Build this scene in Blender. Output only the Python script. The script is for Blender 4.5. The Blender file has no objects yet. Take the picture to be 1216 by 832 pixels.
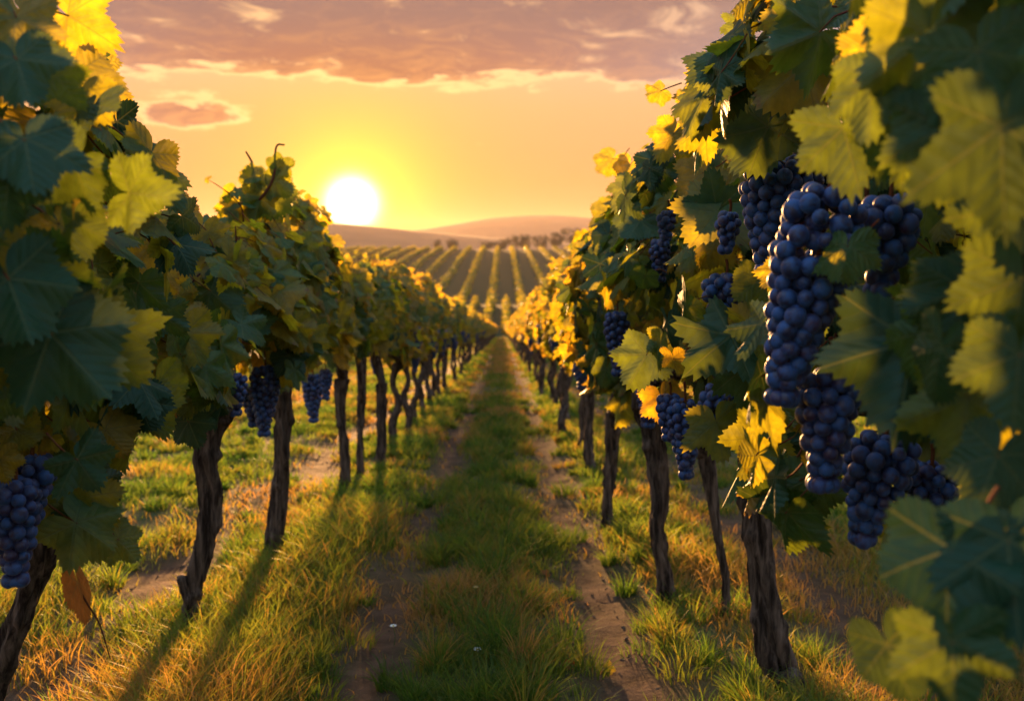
import bpy, math
import numpy as np
from mathutils import Vector, Matrix, Euler

scene = bpy.context.scene
COL = scene.collection
RAD = math.radians

# ------------------------------------------------------------------ camera
CAM = np.array((0.0, 0.0, 1.1))
PITCH, YAW, FPX = RAD(6.1), RAD(0.53), 1182.0
cd = bpy.data.cameras.new('camera')
cd.lens = 35.0; cd.sensor_width = 36.0; cd.sensor_fit = 'HORIZONTAL'
cd.clip_start = 0.05; cd.clip_end = 30000
cd.dof.use_dof = True; cd.dof.focus_distance = 2.2; cd.dof.aperture_fstop = 4.2
cd.dof.aperture_blades = 0
cam = bpy.data.objects.new('camera', cd); COL.objects.link(cam)
cam.location = CAM
cam.rotation_euler = (math.pi / 2 - PITCH, 0, -YAW)
scene.camera = cam
FWD = np.array((math.sin(YAW) * math.cos(PITCH), math.cos(YAW) * math.cos(PITCH), -math.sin(PITCH)))
RGT = np.array((math.cos(YAW), -math.sin(YAW), 0.0))
UPV = np.cross(RGT, FWD)

def ray(x, y):
    return FWD + RGT * ((x - 608) / FPX) + UPV * ((416 - y) / FPX)

def at(x, y, Y):
    d = ray(x, y)
    return CAM + d * (Y / d[1])

def to_px(P):
    P = np.asarray(P) - CAM
    f = P @ FWD
    return 608 + FPX * (P @ RGT) / f, 416 - FPX * (P @ UPV) / f

# ------------------------------------------------------------------ world
SUN = ray(418, 242); SUN = SUN / np.linalg.norm(SUN)
SUN_EL = math.asin(SUN[2]); SUN_AZ = math.atan2(SUN[0], SUN[1])

class NB:
    """small helper for building node expressions"""
    def __init__(s, nt): s.nt = nt; s.x = 0
    def new(s, t, **kw):
        n = s.nt.nodes.new(t); s.x += 40; n.location = (s.x, 0)
        for k, v in kw.items(): setattr(n, k, v)
        return n
    def put(s, sock, v):
        if isinstance(v, bpy.types.NodeSocket): s.nt.links.new(v, sock)
        elif isinstance(v, (tuple, list)) and sock.type == 'RGBA' and len(v) == 3: sock.default_value = (*v, 1)
        else: sock.default_value = v
    def m(s, op, a, b=None, c=None, clamp=False):
        n = s.new('ShaderNodeMath', operation=op, use_clamp=clamp)
        for i, v in enumerate((a, b, c)):
            if v is not None: s.put(n.inputs[i], v)
        return n.outputs[0]
    def vm(s, op, a, b=None, out=0):
        n = s.new('ShaderNodeVectorMath', operation=op)
        s.put(n.inputs[0], a)
        if b is not None: s.put(n.inputs[1], b)
        return n.outputs[out]
    def mix(s, f, a, b, mode='MIX'):
        n = s.new('ShaderNodeMix', data_type='RGBA', blend_type=mode)
        s.put(n.inputs[0], f); s.put(n.inputs[6], a); s.put(n.inputs[7], b)
        return n.outputs[2]
    def ramp(s, f, stops, interp='LINEAR'):
        n = s.new('ShaderNodeValToRGB'); r = n.color_ramp; r.interpolation = interp
        while len(r.elements) < len(stops): r.elements.new(0.5)
        for e, (p, c) in zip(r.elements, stops):
            e.position = p; e.color = (*c, 1) if len(c) == 3 else c
        s.put(n.inputs[0], f); return n.outputs[0]
    def step(s, v, a, b, lo=0.0, hi=1.0):
        n = s.new('ShaderNodeMapRange', interpolation_type='SMOOTHSTEP')
        s.put(n.inputs[0], v); s.put(n.inputs[1], a); s.put(n.inputs[2], b); s.put(n.inputs[3], lo); s.put(n.inputs[4], hi)
        return n.outputs[0]
    def noise(s, vec, scale, detail=4, rough=.55, dist=0.0, out=0):
        n = s.new('ShaderNodeTexNoise')
        s.put(n.inputs['Vector'], vec); s.put(n.inputs['Scale'], scale); s.put(n.inputs['Detail'], detail)
        s.put(n.inputs['Roughness'], rough); s.put(n.inputs['Distortion'], dist)
        return n.outputs[out]
    def xyz(s, v):
        n = s.new('ShaderNodeSeparateXYZ'); s.put(n.inputs[0], v); return n.outputs
    def comb(s, x, y, z):
        n = s.new('ShaderNodeCombineXYZ')
        for i, v in enumerate((x, y, z)): s.put(n.inputs[i], v)
        return n.outputs[0]

world = bpy.data.worlds.new('World'); scene.world = world; world.use_nodes = True
nt = world.node_tree; nt.nodes.clear(); B = NB(nt)
d = B.new('ShaderNodeTexCoord').outputs['Generated']
dx, dy, dz = B.xyz(d)
az = B.m('ARCTAN2', dx, dy)
el = B.m('ARCSINE', dz)
cosang = B.vm('DOT_PRODUCT', d, tuple(SUN), out=1)
ang = B.m('MULTIPLY', B.m('ARCCOSINE', B.m('MINIMUM', cosang, 0.9999999)), 180 / math.pi)   # degrees from the sun
hz = B.m('MULTIPLY_ADD', el, 2 / math.pi, 0.0)
front = B.ramp(B.m('ADD', B.m('MULTIPLY', el, 1.0), 0.1), [
    (0.00, (.60, .25, .12)), (0.10, (.88, .25, .10)), (0.16, (1.0, .40, .15)), (0.23, (1.0, .58, .28)),
    (0.29, (1.0, .71, .46)), (0.40, (.55, .45, .40)), (0.65, (.22, .27, .38)), (1.0, (.10, .17, .33))])
back = B.ramp(B.m('ADD', B.m('MULTIPLY', el, 0.6), 0.1), [
    (0.0, (.2, .2, .22)), (0.11, (1.05, .96, 1.0)), (0.2, (.96, 1.12, 1.28)), (0.5, (.64, .96, 1.32)), (1.0, (.36, .60, .98))])
sky = B.mix(B.step(ang, 24.0, 75.0), B.mix(1.0, front, (.84, .74, .68), 'MULTIPLY'), back)
# the air round the sun
g1 = B.m('POWER', 2.71828, B.m('MULTIPLY', ang, -1 / 4.8))
g2 = B.m('POWER', 2.71828, B.m('MULTIPLY', B.m('POWER', B.m('DIVIDE', ang, 3.0), 2.0), -1.0))
sky = B.mix(B.m('MULTIPLY', g1, 0.95, clamp=True), sky, (1.12, .66, .015))
sky = B.mix(B.m('MULTIPLY', g2, 0.55, clamp=True), sky, (1.25, 1.0, .10))
# clouds: a bank above nine degrees, ragged golden lower edge, and a few loose scraps
cv = B.comb(B.m('MULTIPLY', az, 7.0), B.m('MULTIPLY', el, 24.0), 3.7)
n1 = B.noise(cv, 1.0, 9, .62, .5)
n2 = B.noise(B.comb(B.m('MULTIPLY', az, 20.0), B.m('MULTIPLY', el, 75.0), 9.1), 1.0, 8, .64, .9)
nn = B.m('ADD', B.m('MULTIPLY', n1, 0.60), B.m('MULTIPLY', n2, 0.40))
bank = B.step(el, 0.10, 0.19, -0.40, 0.22)
def blob(x, y, sx, sy, amp):
    r = ray(x, y); r = r / np.linalg.norm(r)
    a0, e0 = math.atan2(r[0], r[1]), math.asin(r[2])
    q = B.m('ADD', B.m('POWER', B.m('DIVIDE', B.m('SUBTRACT', az, a0), sx), 2.0), B.m('POWER', B.m('DIVIDE', B.m('SUBTRACT', el, e0), sy), 2.0))
    return B.m('MULTIPLY', B.m('POWER', 2.71828, B.m('MULTIPLY', q, -1.0)), amp)
for args in ((210, 140, .085, .017, .47), (525, 174, .05, .007, .33), (600, 168, .05, .006, .33), (1130, 10, .07, .05, -.5)):
    bank = B.m('ADD', bank, blob(*args))
dens = B.m('ADD', nn, bank)
cov = B.step(dens, 0.45, 0.58)
thick = B.step(dens, 0.485, 0.60)
near_sun = B.step(ang, 3.0, 32.0, 1.0, 0.0)
edge = B.mix(near_sun, (.78, .52, .40), (2.1, 1.2, .42))
core = B.mix(near_sun, (.30, .27, .31), (.42, .15, .075))
core = B.mix(B.step(el, .15, .24), core, (.27, .165, .15))
core = B.mix(B.m('MULTIPLY', B.step(n2, .42, .66), B.step(el, .23, .13, .15, .85)), core, B.mix(near_sun, (.42, .30, .28), (.80, .34, .11)))
cloud = B.mix(thick, edge, core)
patch = B.step(B.noise(B.comb(B.m('MULTIPLY', az, 14.0), B.m('MULTIPLY', el, 40.0), 5.0), 1.0, 4, .6, .6), .55, .72)
cloud = B.mix(B.m('MULTIPLY', patch, 0.45), cloud, edge)
vis = B.m('MULTIPLY', B.m('MULTIPLY', cov, B.step(el, .08, .11)), B.step(el, .9, .4))
sky = B.mix(vis, sky, cloud)
g3 = B.m('POWER', 2.71828, B.m('MULTIPLY', ang, -1 / 1.9))
sky = B.mix(1.0, sky, B.mix(g3, (0, 0, 0), (2.0, 1.0, .05)), 'ADD')
g4 = B.m('POWER', 2.71828, B.m('MULTIPLY', B.m('POWER', B.m('DIVIDE', ang, .98), 2.0), -1.0))
sky = B.mix(1.0, sky, B.mix(g4, (0, 0, 0), (11.0, 9.5, 6.5)), 'ADD')
bg = B.new('ShaderNodeBackground'); B.put(bg.inputs[0], sky); bg.inputs[1].default_value = 0.24
nish = B.new('ShaderNodeTexSky', sky_type='NISHITA', sun_disc=False, sun_elevation=SUN_EL, sun_rotation=SUN_AZ,
             air_density=1.0, dust_density=2.0, ozone_density=1.5)
bg2 = B.new('ShaderNodeBackground'); B.put(bg2.inputs[0], B.mix(B.step(ang, 18.0, 60.0), (0, 0, 0), nish.outputs[0])); bg2.inputs[1].default_value = 0.05
add = B.new('ShaderNodeAddShader'); nt.links.new(bg.outputs[0], add.inputs[0]); nt.links.new(bg2.outputs[0], add.inputs[1])
out = B.new('ShaderNodeOutputWorld'); nt.links.new(add.outputs[0], out.inputs[0])
world.cycles.sampling_method = 'MANUAL'; world.cycles.sample_map_resolution = 1024

# ------------------------------------------------------------------ sun
sl = bpy.data.lights.new('sun', 'SUN'); sl.energy = 5.0; sl.angle = RAD(3.0); sl.color = (1.0, .50, .17)
so = bpy.data.objects.new('sun', sl); COL.objects.link(so)
LAMP = ray(466, 233); LAMP = LAMP / np.linalg.norm(LAMP)
so.rotation_euler = Vector(LAMP).to_track_quat('Z', 'Y').to_euler()
so.location = (-3, 20, 8)

# ------------------------------------------------------------------ exposure
vs = scene.view_settings
scene.display_settings.display_device = 'sRGB'
vs.view_transform = 'Standard'; vs.look = 'None'; vs.exposure = 2.2; vs.gamma = 1.0; vs.use_curve_mapping = False
cy = scene.cycles
cy.max_bounces = 7; cy.diffuse_bounces = 3; cy.glossy_bounces = 2; cy.transmission_bounces = 5; cy.transparent_max_bounces = 4
cy.volume_bounces = 0; cy.use_denoising = True; cy.sample_clamp_indirect = 4.0
cy.caustics_reflective = False; cy.caustics_refractive = False

# ------------------------------------------------------------------ numeric helpers
rng = np.random.default_rng(11)

def vnoise(x, y, seed=0):
    x = np.asarray(x, float); y = np.asarray(y, float)
    xi = np.floor(x).astype(np.int64); yi = np.floor(y).astype(np.int64)
    fx = x - xi; fy = y - yi
    fx = fx * fx * (3 - 2 * fx); fy = fy * fy * (3 - 2 * fy)
    def h(a, b):
        n = (a * 374761393 + b * 668265263 + seed * 1274126177) & 0x7fffffff
        n = ((n ^ (n >> 13)) * 1274126177) & 0x7fffffff
        n = (n ^ (n >> 16)) & 0xffff
        return n / 65535.0
    return (h(xi, yi) * (1 - fx) + h(xi + 1, yi) * fx) * (1 - fy) + (h(xi, yi + 1) * (1 - fx) + h(xi + 1, yi + 1) * fx) * fy

def fbm(x, y, seed=0, octv=4):
    s = 0; a = .5; t = 0
    for k in range(octv):
        s = s + a * vnoise(np.asarray(x) * 2 ** k, np.asarray(y) * 2 ** k, seed + k * 17); t += a; a *= .5
    return s / t

_TY = np.array([-60, 0, 124, 133, 142, 160, 196, 203, 209, 220, 235, 260, 300, 360, 420, 480, 520, 540, 570, 700, 1000, 2000, 12000], float)
_TZ = np.array([5.14, 0, -10.63, -11.3, -11.5, -11.4, -11.15, -11.25, -11.7, -12.6, -13.0, -12.6, -10.9, -8.1, -5.2, -2.9, -1.95, -2.0, -2.8, -7, -10, -12, -12], float)
def gz0(y):
    return np.interp(y, _TY, _TZ)

def track(x, y):
    """1 on the trodden bare strips, 0 in the grass"""
    m = 0.06 * (fbm(y * .8, x * 0 + 3, 5) - .5) * 2
    t = 0
    for c, w, a in ((-.47, .17, .85), (.38, .155, .95), (-1.50, .27, 1.0), (1.3, .26, .8), (-3.2, .3, .6), (3.0, .3, .6)):
        t = np.maximum(t, a * np.exp(-((x + m - c) / w) ** 2))
    t = t * np.clip(.1 + 1.7 * fbm(x * 2.6, y * 1.1, 9), .15, 1.15)
    return np.clip(t, 0, 1)

def gz(x, y):
    x = np.asarray(x, float); y = np.asarray(y, float)
    near = np.clip(1 - (np.abs(y) - 10) / 40, 0, 1)
    t = track(x, y)
    b = gz0(y)
    b = b + near * (.05 * (fbm(x * 1.5, y * 1.5, 2) - .5) - .035 * t + .035 * t * (fbm(x * 9, y * 9, 4) - .5))
    return b

def mk(name, V, F, mats, parent=None, uv=None, tone=None, midx=None, smooth=True, loc=None):
    """V (n,3); F list of (k,w) index arrays; uv and tone per vertex; midx per face"""
    V = np.ascontiguousarray(V, np.float32)
    F = [np.asarray(f, np.int32) for f in F if len(f)]
    me = bpy.data.meshes.new(name)
    me.vertices.add(len(V)); me.vertices.foreach_set('co', V.ravel())
    loops = np.concatenate([f.ravel() for f in F]); tot = np.concatenate([np.full(len(f), f.shape[1], np.int32) for f in F])
    st = np.concatenate([[0], np.cumsum(tot)[:-1]]).astype(np.int32)
    me.loops.add(len(loops)); me.loops.foreach_set('vertex_index', loops)
    me.polygons.add(len(tot)); me.polygons.foreach_set('loop_start', st); me.polygons.foreach_set('loop_total', tot)
    if midx is not None: me.polygons.foreach_set('material_index', np.asarray(midx, np.int32))
    me.polygons.foreach_set('use_smooth', np.full(len(tot), smooth, bool))
    if uv is not None:
        l = me.uv_layers.new(name='UVMap'); l.data.foreach_set('uv', np.asarray(uv, np.float32)[loops].ravel())
    if tone is not None:
        a = me.attributes.new('tone', 'FLOAT', 'POINT'); a.data.foreach_set('value', np.asarray(tone, np.float32))
    for m in (mats if isinstance(mats, (list, tuple)) else [mats]): me.materials.append(m)
    me.update(calc_edges=True)
    o = bpy.data.objects.new(name, me); COL.objects.link(o)
    if parent is not None: o.parent = parent
    if loc is not None: o.location = tuple(loc)
    return o

def empty(name, loc):
    o = bpy.data.objects.new(name, None); COL.objects.link(o)
    o.location = tuple(loc); o.empty_display_size = .1
    return o

def tag(o, label=None, cat=None, group=None, kind=None):
    if label: o['label'] = label
    if cat: o['category'] = cat
    if group: o['group'] = group
    if kind: o['kind'] = kind
    return o

class Acc:
    """gathers pieces into one mesh"""
    def __init__(s): s.V = []; s.F = {}; s.uv = []; s.t = []; s.n = 0; s.M = {}
    def add(s, V, F, uv=None, tone=None, mat=0):
        V = np.asarray(V, float).reshape(-1, 3)
        for f in F:
            f = np.asarray(f)
            if not len(f): continue
            s.F.setdefault(f.shape[1], []).append(f + s.n); s.M.setdefault(f.shape[1], []).append(np.full(len(f), mat))
        s.V.append(V); s.uv.append(np.zeros((len(V), 2)) if uv is None else np.asarray(uv).reshape(-1, 2))
        s.t.append(np.zeros(len(V)) if tone is None else np.broadcast_to(tone, (len(V),)))
        s.n += len(V)
    def build(s, name, mats, parent=None, origin=(0, 0, 0), smooth=True, loc=None):
        F = [np.concatenate(s.F[w]) for w in s.F]; M = np.concatenate([np.concatenate(s.M[w]) for w in s.F])
        return mk(name, np.concatenate(s.V) - np.asarray(origin), F, mats, parent, np.concatenate(s.uv), np.concatenate(s.t), M, smooth, loc)

# ------------------------------------------------------------------ materials
def mat(name):
    m = bpy.data.materials.new(name); m.use_nodes = True; m.node_tree.nodes.clear()
    b = NB(m.node_tree); o = b.new('ShaderNodeOutputMaterial')
    return m, b, o

def attr(b, n):
    a = b.new('ShaderNodeAttribute'); a.attribute_name = n; return a.outputs['Fac']

def leaf_material(name, dry=False, veins=True):
    m, b, o = mat(name)
    uv = b.new('ShaderNodeUVMap').outputs[0]
    x, y, _ = b.xyz(uv); t = attr(b, 'tone')
    if dry:
        green = b.mix(t, (.30, .10, .025), (.36, .15, .03)); trans = b.mix(t, (.55, .16, .03), (.6, .24, .03))
    else:
        green = b.ramp(t, [(0, (.020, .095, .050)), (.40, (.036, .135, .034)), (.75, (.10, .14, .022)), (1, (.24, .20, .03))])
        trans = b.ramp(t, [(0, (.010, .022, .004)), (.25, (.17, .22, .010)), (.55, (.60, .48, .012)), (1, (.80, .46, .02))])  # low tones pass hardly any light, so shade is put into the colour
    bl = b.noise(uv, 6.0, 4, .6)
    green = b.mix(b.step(bl, .35, .75, 0, .55), green, b.mix(.5, green, (.10, .12, .03)))
    rim = b.step(b.m('ADD', b.m('SQRT', b.m('ADD', b.m('MULTIPLY', x, x), b.m('MULTIPLY', y, y))), b.m('MULTIPLY', b.m('SUBTRACT', b.noise(b.new('ShaderNodeTexCoord').outputs['Object'], 22.0, 4, .6), .5), 1.5)), .92, 1.1)
    rust = b.m('MULTIPLY', rim, b.step(t, .3, .8))
    green = b.mix(b.m('MULTIPLY', rust, .8), green, (.20, .085, .03)); trans = b.mix(b.m('MULTIPLY', rust, .7), trans, (.40, .12, .02))
    blot = b.step(b.noise(uv, 2.3, 3, .6), .3, .7, .55, 1.15)
    trans = b.mix(1.0, trans, b.comb(blot, blot, blot), 'MULTIPLY')
    h = bl
    if veins:
        r = b.m('SQRT', b.m('ADD', b.m('MULTIPLY', x, x), b.m('MULTIPLY', y, y)))
        a = b.m('ABSOLUTE', b.m('ARCTAN2', x, y))
        D = b.m('MINIMUM', a, b.m('MINIMUM', b.m('ABSOLUTE', b.m('SUBTRACT', a, 1.03)), b.m('ABSOLUTE', b.m('SUBTRACT', a, 2.05))))
        p = b.m('MULTIPLY', r, b.m('COSINE', D)); q = b.m('MULTIPLY', r, b.m('SINE', D))
        wv = b.m('MULTIPLY_ADD', r, -.017, .026)
        main = b.step(b.m('DIVIDE', q, wv), .55, 1.0, 1, 0)
        fr = b.m('ABSOLUTE', b.m('SUBTRACT', b.m('FRACT', b.m('MULTIPLY', b.m('SUBTRACT', p, b.m('MULTIPLY', q, .85)), 6.3)), .5))
        sec = b.step(fr, .40, .49)
        vn = b.m('MAXIMUM', main, b.m('MULTIPLY', sec, .2))
        green = b.mix(b.m('MULTIPLY', vn, .55), green, b.mix(.5, green, (.26, .28, .10)))
        trans = b.mix(b.m('MULTIPLY', vn, .55), trans, b.mix(.6, trans, (.12, .12, .02)))
        quilt = b.step(fr, .0, .5, 1, 0)
        h = b.m('ADD', b.m('MULTIPLY', quilt, .25), b.m('SUBTRACT', b.m('MULTIPLY', bl, .5), b.m('MULTIPLY', vn, .6)))
    bump = b.new('ShaderNodeBump'); bump.inputs['Strength'].default_value = .55; bump.inputs['Distance'].default_value = .004
    b.put(bump.inputs['Height'], h)
    pr = b.new('ShaderNodeBsdfPrincipled'); b.put(pr.inputs['Base Color'], green)
    pr.inputs['Roughness'].default_value = .5; pr.inputs['Specular IOR Level'].default_value = .42
    b.put(pr.inputs['Normal'], bump.outputs[0])
    tr = b.new('ShaderNodeBsdfTranslucent'); b.put(tr.inputs[0], trans); b.put(tr.inputs[1], bump.outputs[0])
    mx = b.new('ShaderNodeMixShader'); mx.inputs[0].default_value = .6
    b.nt.links.new(pr.outputs[0], mx.inputs[1]); b.nt.links.new(tr.outputs[0], mx.inputs[2]); b.nt.links.new(mx.outputs[0], o.inputs[0])
    return m

LEAF = leaf_material('vine_leaf'); LEAF_FAR = leaf_material('vine_leaf_plain', veins=False); DRY = leaf_material('dry_leaf', dry=True)

def simple(name, col, rough=.7, col2=None, scale=20, bump=0.0, stretch=(1, 1, 1), spec=.3):
    m, b, o = mat(name)
    c = b.new('ShaderNodeTexCoord').outputs['Object']
    c = b.vm('MULTIPLY', c, stretch)
    n = b.noise(c, scale, 6, .65, .3)
    pr = b.new('ShaderNodeBsdfPrincipled')
    b.put(pr.inputs['Base Color'], b.mix(b.step(n, .35, .7), col, col2 or col))
    pr.inputs['Roughness'].default_value = rough; pr.inputs['Specular IOR Level'].default_value = spec
    if bump:
        bm = b.new('ShaderNodeBump'); bm.inputs['Strength'].default_value = 1.0; bm.inputs['Distance'].default_value = bump
        b.put(bm.inputs['Height'], n); b.put(pr.inputs['Normal'], bm.outputs[0])
    b.nt.links.new(pr.outputs[0], o.inputs[0]); return m

BARK = simple('vine_bark', (.020, .013, .010), .9, (.17, .118, .088), 48, .02, (1, 1, .12), .15)
STALK = simple('leaf_stalk', (.16, .035, .02), .85, (.13, .08, .02), 30, spec=.05)
CANE = simple('cane_bark', (.10, .035, .018), .85, (.06, .025, .016), 30, .001, (1, 1, .2), spec=.05)
WOOD = simple('tree_bark', (.05, .035, .025), .9, (.09, .065, .045), 4)
FAR_LEAF = simple('tree_foliage', (.03, .045, .02), .8, (.06, .07, .025), .6)

def berry_material():
    m, b, o = mat('grape_skin')
    c = b.new('ShaderNodeTexCoord').outputs['Object']
    n = b.noise(c, 60.0, 5, .6, .4); n2 = b.noise(c, 400.0, 2, .6); t = attr(b, 'tone')
    bloom = b.step(b.m('ADD', n, b.m('MULTIPLY', b.m('SUBTRACT', n2, .5), .25)), .36, .62, .08, 1.0)
    skin = b.mix(t, (.010, .010, .034), (.038, .010, .034))
    dust = b.mix(t, (.016, .072, .235), (.034, .062, .19))
    pr = b.new('ShaderNodeBsdfPrincipled'); b.put(pr.inputs['Base Color'], b.mix(bloom, skin, dust))
    b.put(pr.inputs['Roughness'], b.m('MULTIPLY_ADD', bloom, .30, .38)); pr.inputs['Specular IOR Level'].default_value = .5
    pr.inputs['Sheen Weight'].default_value = .2; pr.inputs['Sheen Roughness'].default_value = .4
    b.put(pr.inputs['Sheen Tint'], (.75, .75, 1.0))
    b.nt.links.new(pr.outputs[0], o.inputs[0]); return m
BERRY = berry_material()

def grass_material():
    m, b, o = mat('grass_blade'); t = attr(b, 'tone')
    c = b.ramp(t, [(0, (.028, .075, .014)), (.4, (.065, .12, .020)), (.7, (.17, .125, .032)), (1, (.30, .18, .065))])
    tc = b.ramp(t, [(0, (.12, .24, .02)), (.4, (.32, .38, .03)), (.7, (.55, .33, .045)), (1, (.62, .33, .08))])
    df = b.new('ShaderNodeBsdfPrincipled'); b.put(df.inputs['Base Color'], c); df.inputs['Roughness'].default_value = .6; df.inputs['Specular IOR Level'].default_value = .25
    tr = b.new('ShaderNodeBsdfTranslucent'); b.put(tr.inputs[0], tc)
    mx = b.new('ShaderNodeMixShader'); mx.inputs[0].default_value = .5
    b.nt.links.new(df.outputs[0], mx.inputs[1]); b.nt.links.new(tr.outputs[0], mx.inputs[2]); b.nt.links.new(mx.outputs[0], o.inputs[0])
    return m
GRASS = grass_material()

def ground_material():
    m, b, o = mat('vineyard_soil'); g = attr(b, 'tone')
    c = b.new('ShaderNodeTexCoord').outputs['Object']
    n = b.noise(c, 7.0, 8, .68, .2); n2 = b.noise(c, .9, 4, .6); n3 = b.noise(c, 60.0, 4, .7)
    soil = b.mix(b.step(n, .3, .72), (.055, .027, .016), (.150, .078, .046))
    soil = b.mix(b.m('MULTIPLY', b.step(n3, .55, .75), .5), soil, (.18, .10, .062))
    turf = b.mix(b.step(n2, .35, .65), (.055, .070, .020), (.13, .105, .035))
    turf = b.mix(b.m('MULTIPLY', b.step(n, .4, .7), .5), turf, (.10, .08, .035))
    pr = b.new('ShaderNodeBsdfPrincipled'); b.put(pr.inputs['Base Color'], b.mix(b.step(g, 1.2, 1.8), b.mix(b.m('MINIMUM', g, 1.0), soil, turf), b.mix(n2, (.016, .034, .010), (.034, .046, .015))))
    pr.inputs['Roughness'].default_value = .95; pr.inputs['Specular IOR Level'].default_value = .15
    bm = b.new('ShaderNodeBump'); bm.inputs['Strength'].default_value = .9; bm.inputs['Distance'].default_value = .03
    b.put(bm.inputs['Height'], b.m('ADD', n, b.m('MULTIPLY', n3, .3))); b.put(pr.inputs['Normal'], bm.outputs[0])
    b.nt.links.new(pr.outputs[0], o.inputs[0]); return m
SOIL = ground_material()

# ------------------------------------------------------------------ ground, hills, haze
def grid(xs, ys):
    X, Y = np.meshgrid(xs, ys); nx, ny = len(xs), len(ys)
    i = (np.arange(ny - 1)[:, None] * nx + np.arange(nx - 1)[None, :]).ravel()
    return X.ravel(), Y.ravel(), np.stack([i, i + 1, i + nx + 1, i + nx], 1)

gx = np.arange(-7, 7.001, .06); wide = 7 * 1.22 ** np.arange(1, 36)
xs = np.concatenate([-wide[::-1], gx, wide])
ys = np.concatenate([[-50, -20, -8, -4], np.arange(-2, 12, .06), 12 * 1.02 ** np.arange(0, 122), np.arange(135, 600, 4), 600 * 1.12 ** np.arange(0, 26)])
X, Y, F = grid(xs, ys)
Z = gz(X, Y)
fade = np.clip((Y - 12) / 60, 0, 1)
tn = (1 - track(X, Y)) * (.55 + .6 * fbm(X * 1.1, Y * .8, 31))
tn = np.where(Y > 131, 2.0 + .5 * fbm(X * .05, Y * .03, 8), np.clip(tn, 0, 1))
tag(mk('ground', np.stack([X, Y, Z], 1), [F], SOIL, tone=tn), kind='structure')

def hill_range(name, Yc, depth, prof, xs, base, seed, material):
    """a long ridge whose crest follows the profile prof (pixel x -> pixel y of the crest)"""
    u = np.linspace(-1, 1, 25); V = []
    px = np.array([p[0] for p in prof], float); py = np.array([p[1] for p in prof], float)
    for t in u:
        yy = Yc + t * depth
        pxx = 597 + FPX * xs / Yc
        crest = 1.1 + (290 - np.interp(pxx, px, py)) / FPX * Yc + Yc * .0012 * (fbm(xs * .004, xs * 0 + seed, seed) - .5)
        s = np.cos(t * math.pi / 2) ** 1.3
        z = base + (crest - base) * s * (1 + .12 * (fbm(xs * .006, xs * 0 + t * 3, seed + 3) - .5) * (1 - s))
        V.append(np.stack([xs, np.full_like(xs, yy), z], 1))
    n = len(xs); i = (np.arange(24)[:, None] * n + np.arange(n - 1)[None, :]).ravel()
    return tag(mk(name, np.concatenate(V), [np.stack([i, i + 1, i + n + 1, i + n], 1)], material), kind='structure')
HILL = simple('hill_cover', (.06, .055, .03), .95, (.11, .085, .045), .012)
hill_range('hills', 1900, 560, [(-1500, 280), (0, 262), (300, 260), (420, 267), (480, 273), (560, 281), (650, 287), (760, 292), (1200, 288), (2600, 284)], np.linspace(-5500, 5500, 240), -16, 3, HILL)
hill_range('hills', 3700, 800, [(-1500, 272), (200, 276), (420, 281), (520, 271), (590, 259), (650, 256), (720, 262), (850, 270), (1200, 266), (2600, 270)], np.linspace(-9000, 9000, 240), -16, 7, HILL)

hm, hb, ho = mat('haze_air')
hv = hb.new('ShaderNodeVolumePrincipled'); hv.inputs['Color'].default_value = (1.0, .78, .64, 1)
hv.inputs['Density'].default_value = 7e-5; hv.inputs['Anisotropy'].default_value = .34
hm.node_tree.links.new(hv.outputs[0], ho.inputs['Volume'])
bx0, bx1, by0, by1, bz0, bz1 = -9500, 9500, -120, 5200, -20, 118
hv_ = np.array([(x, y, z) for z in (bz0, bz1) for y in (by0, by1) for x in (bx0, bx1)], float)
tag(mk('haze', hv_, [np.array([(0, 2, 3, 1), (4, 5, 7, 6), (0, 1, 5, 4), (2, 6, 7, 3), (0, 4, 6, 2), (1, 3, 7, 5)])], hm, smooth=False), kind='stuff')

# ------------------------------------------------------------------ leaves
_PA = np.radians([0, 10, 22, 34, 46, 58, 68, 80, 92, 104, 116, 128, 142, 156, 166, 174])
_PR = np.array([1.0, .93, .80, .66, .74, .90, .84, .72, .60, .66, .74, .70, .62, .50, .36, .16])
def leaf_template(teeth, rings, amp=.055):
    ta = np.linspace(0, RAD(172), teeth * 2 + 1)
    r = np.interp(ta, _PA, _PR)
    saw = np.where(np.arange(len(ta)) % 2 == 0, 1.0, -1.0) * amp * np.interp(ta, [0, 2.6, 3.0], [1, .8, .2])
    r = r + saw * r
    a = np.concatenate([-ta[:0:-1], ta]); r = np.concatenate([r[:0:-1], r]); n = len(a)
    rs = np.interp(a * 1.0, a, np.interp(np.abs(a), _PA, _PR))
    V = [np.zeros((1, 2))]
    for k, q in enumerate(rings):
        rr = (r if q == 1 else rs * (1 if q < .9 else .98)) * q
        V.append(np.stack([np.sin(a) * rr, np.cos(a) * rr], 1))
    V = np.concatenate(V); F3, F4 = [], []
    for i in range(n - 1): F3.append((0, 2 + i, 1 + i))
    for k in range(len(rings) - 1):
        o0, o1 = 1 + k * n, 1 + (k + 1) * n
        for i in range(n - 1): F4.append((o0 + i, o0 + i + 1, o1 + i + 1, o1 + i))
    F4 = np.array(F4, int) if F4 else np.zeros((0, 4), int)
    return V, np.array(F3), F4
T_HERO = leaf_template(24, (.28, .55, .8, 1))
T_MID = leaf_template(13, (.5, 1), .09)
T_FAR = leaf_template(4, (1,), .16)

def unit(v): return v / np.maximum(np.linalg.norm(v, axis=-1, keepdims=True), 1e-9)

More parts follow.
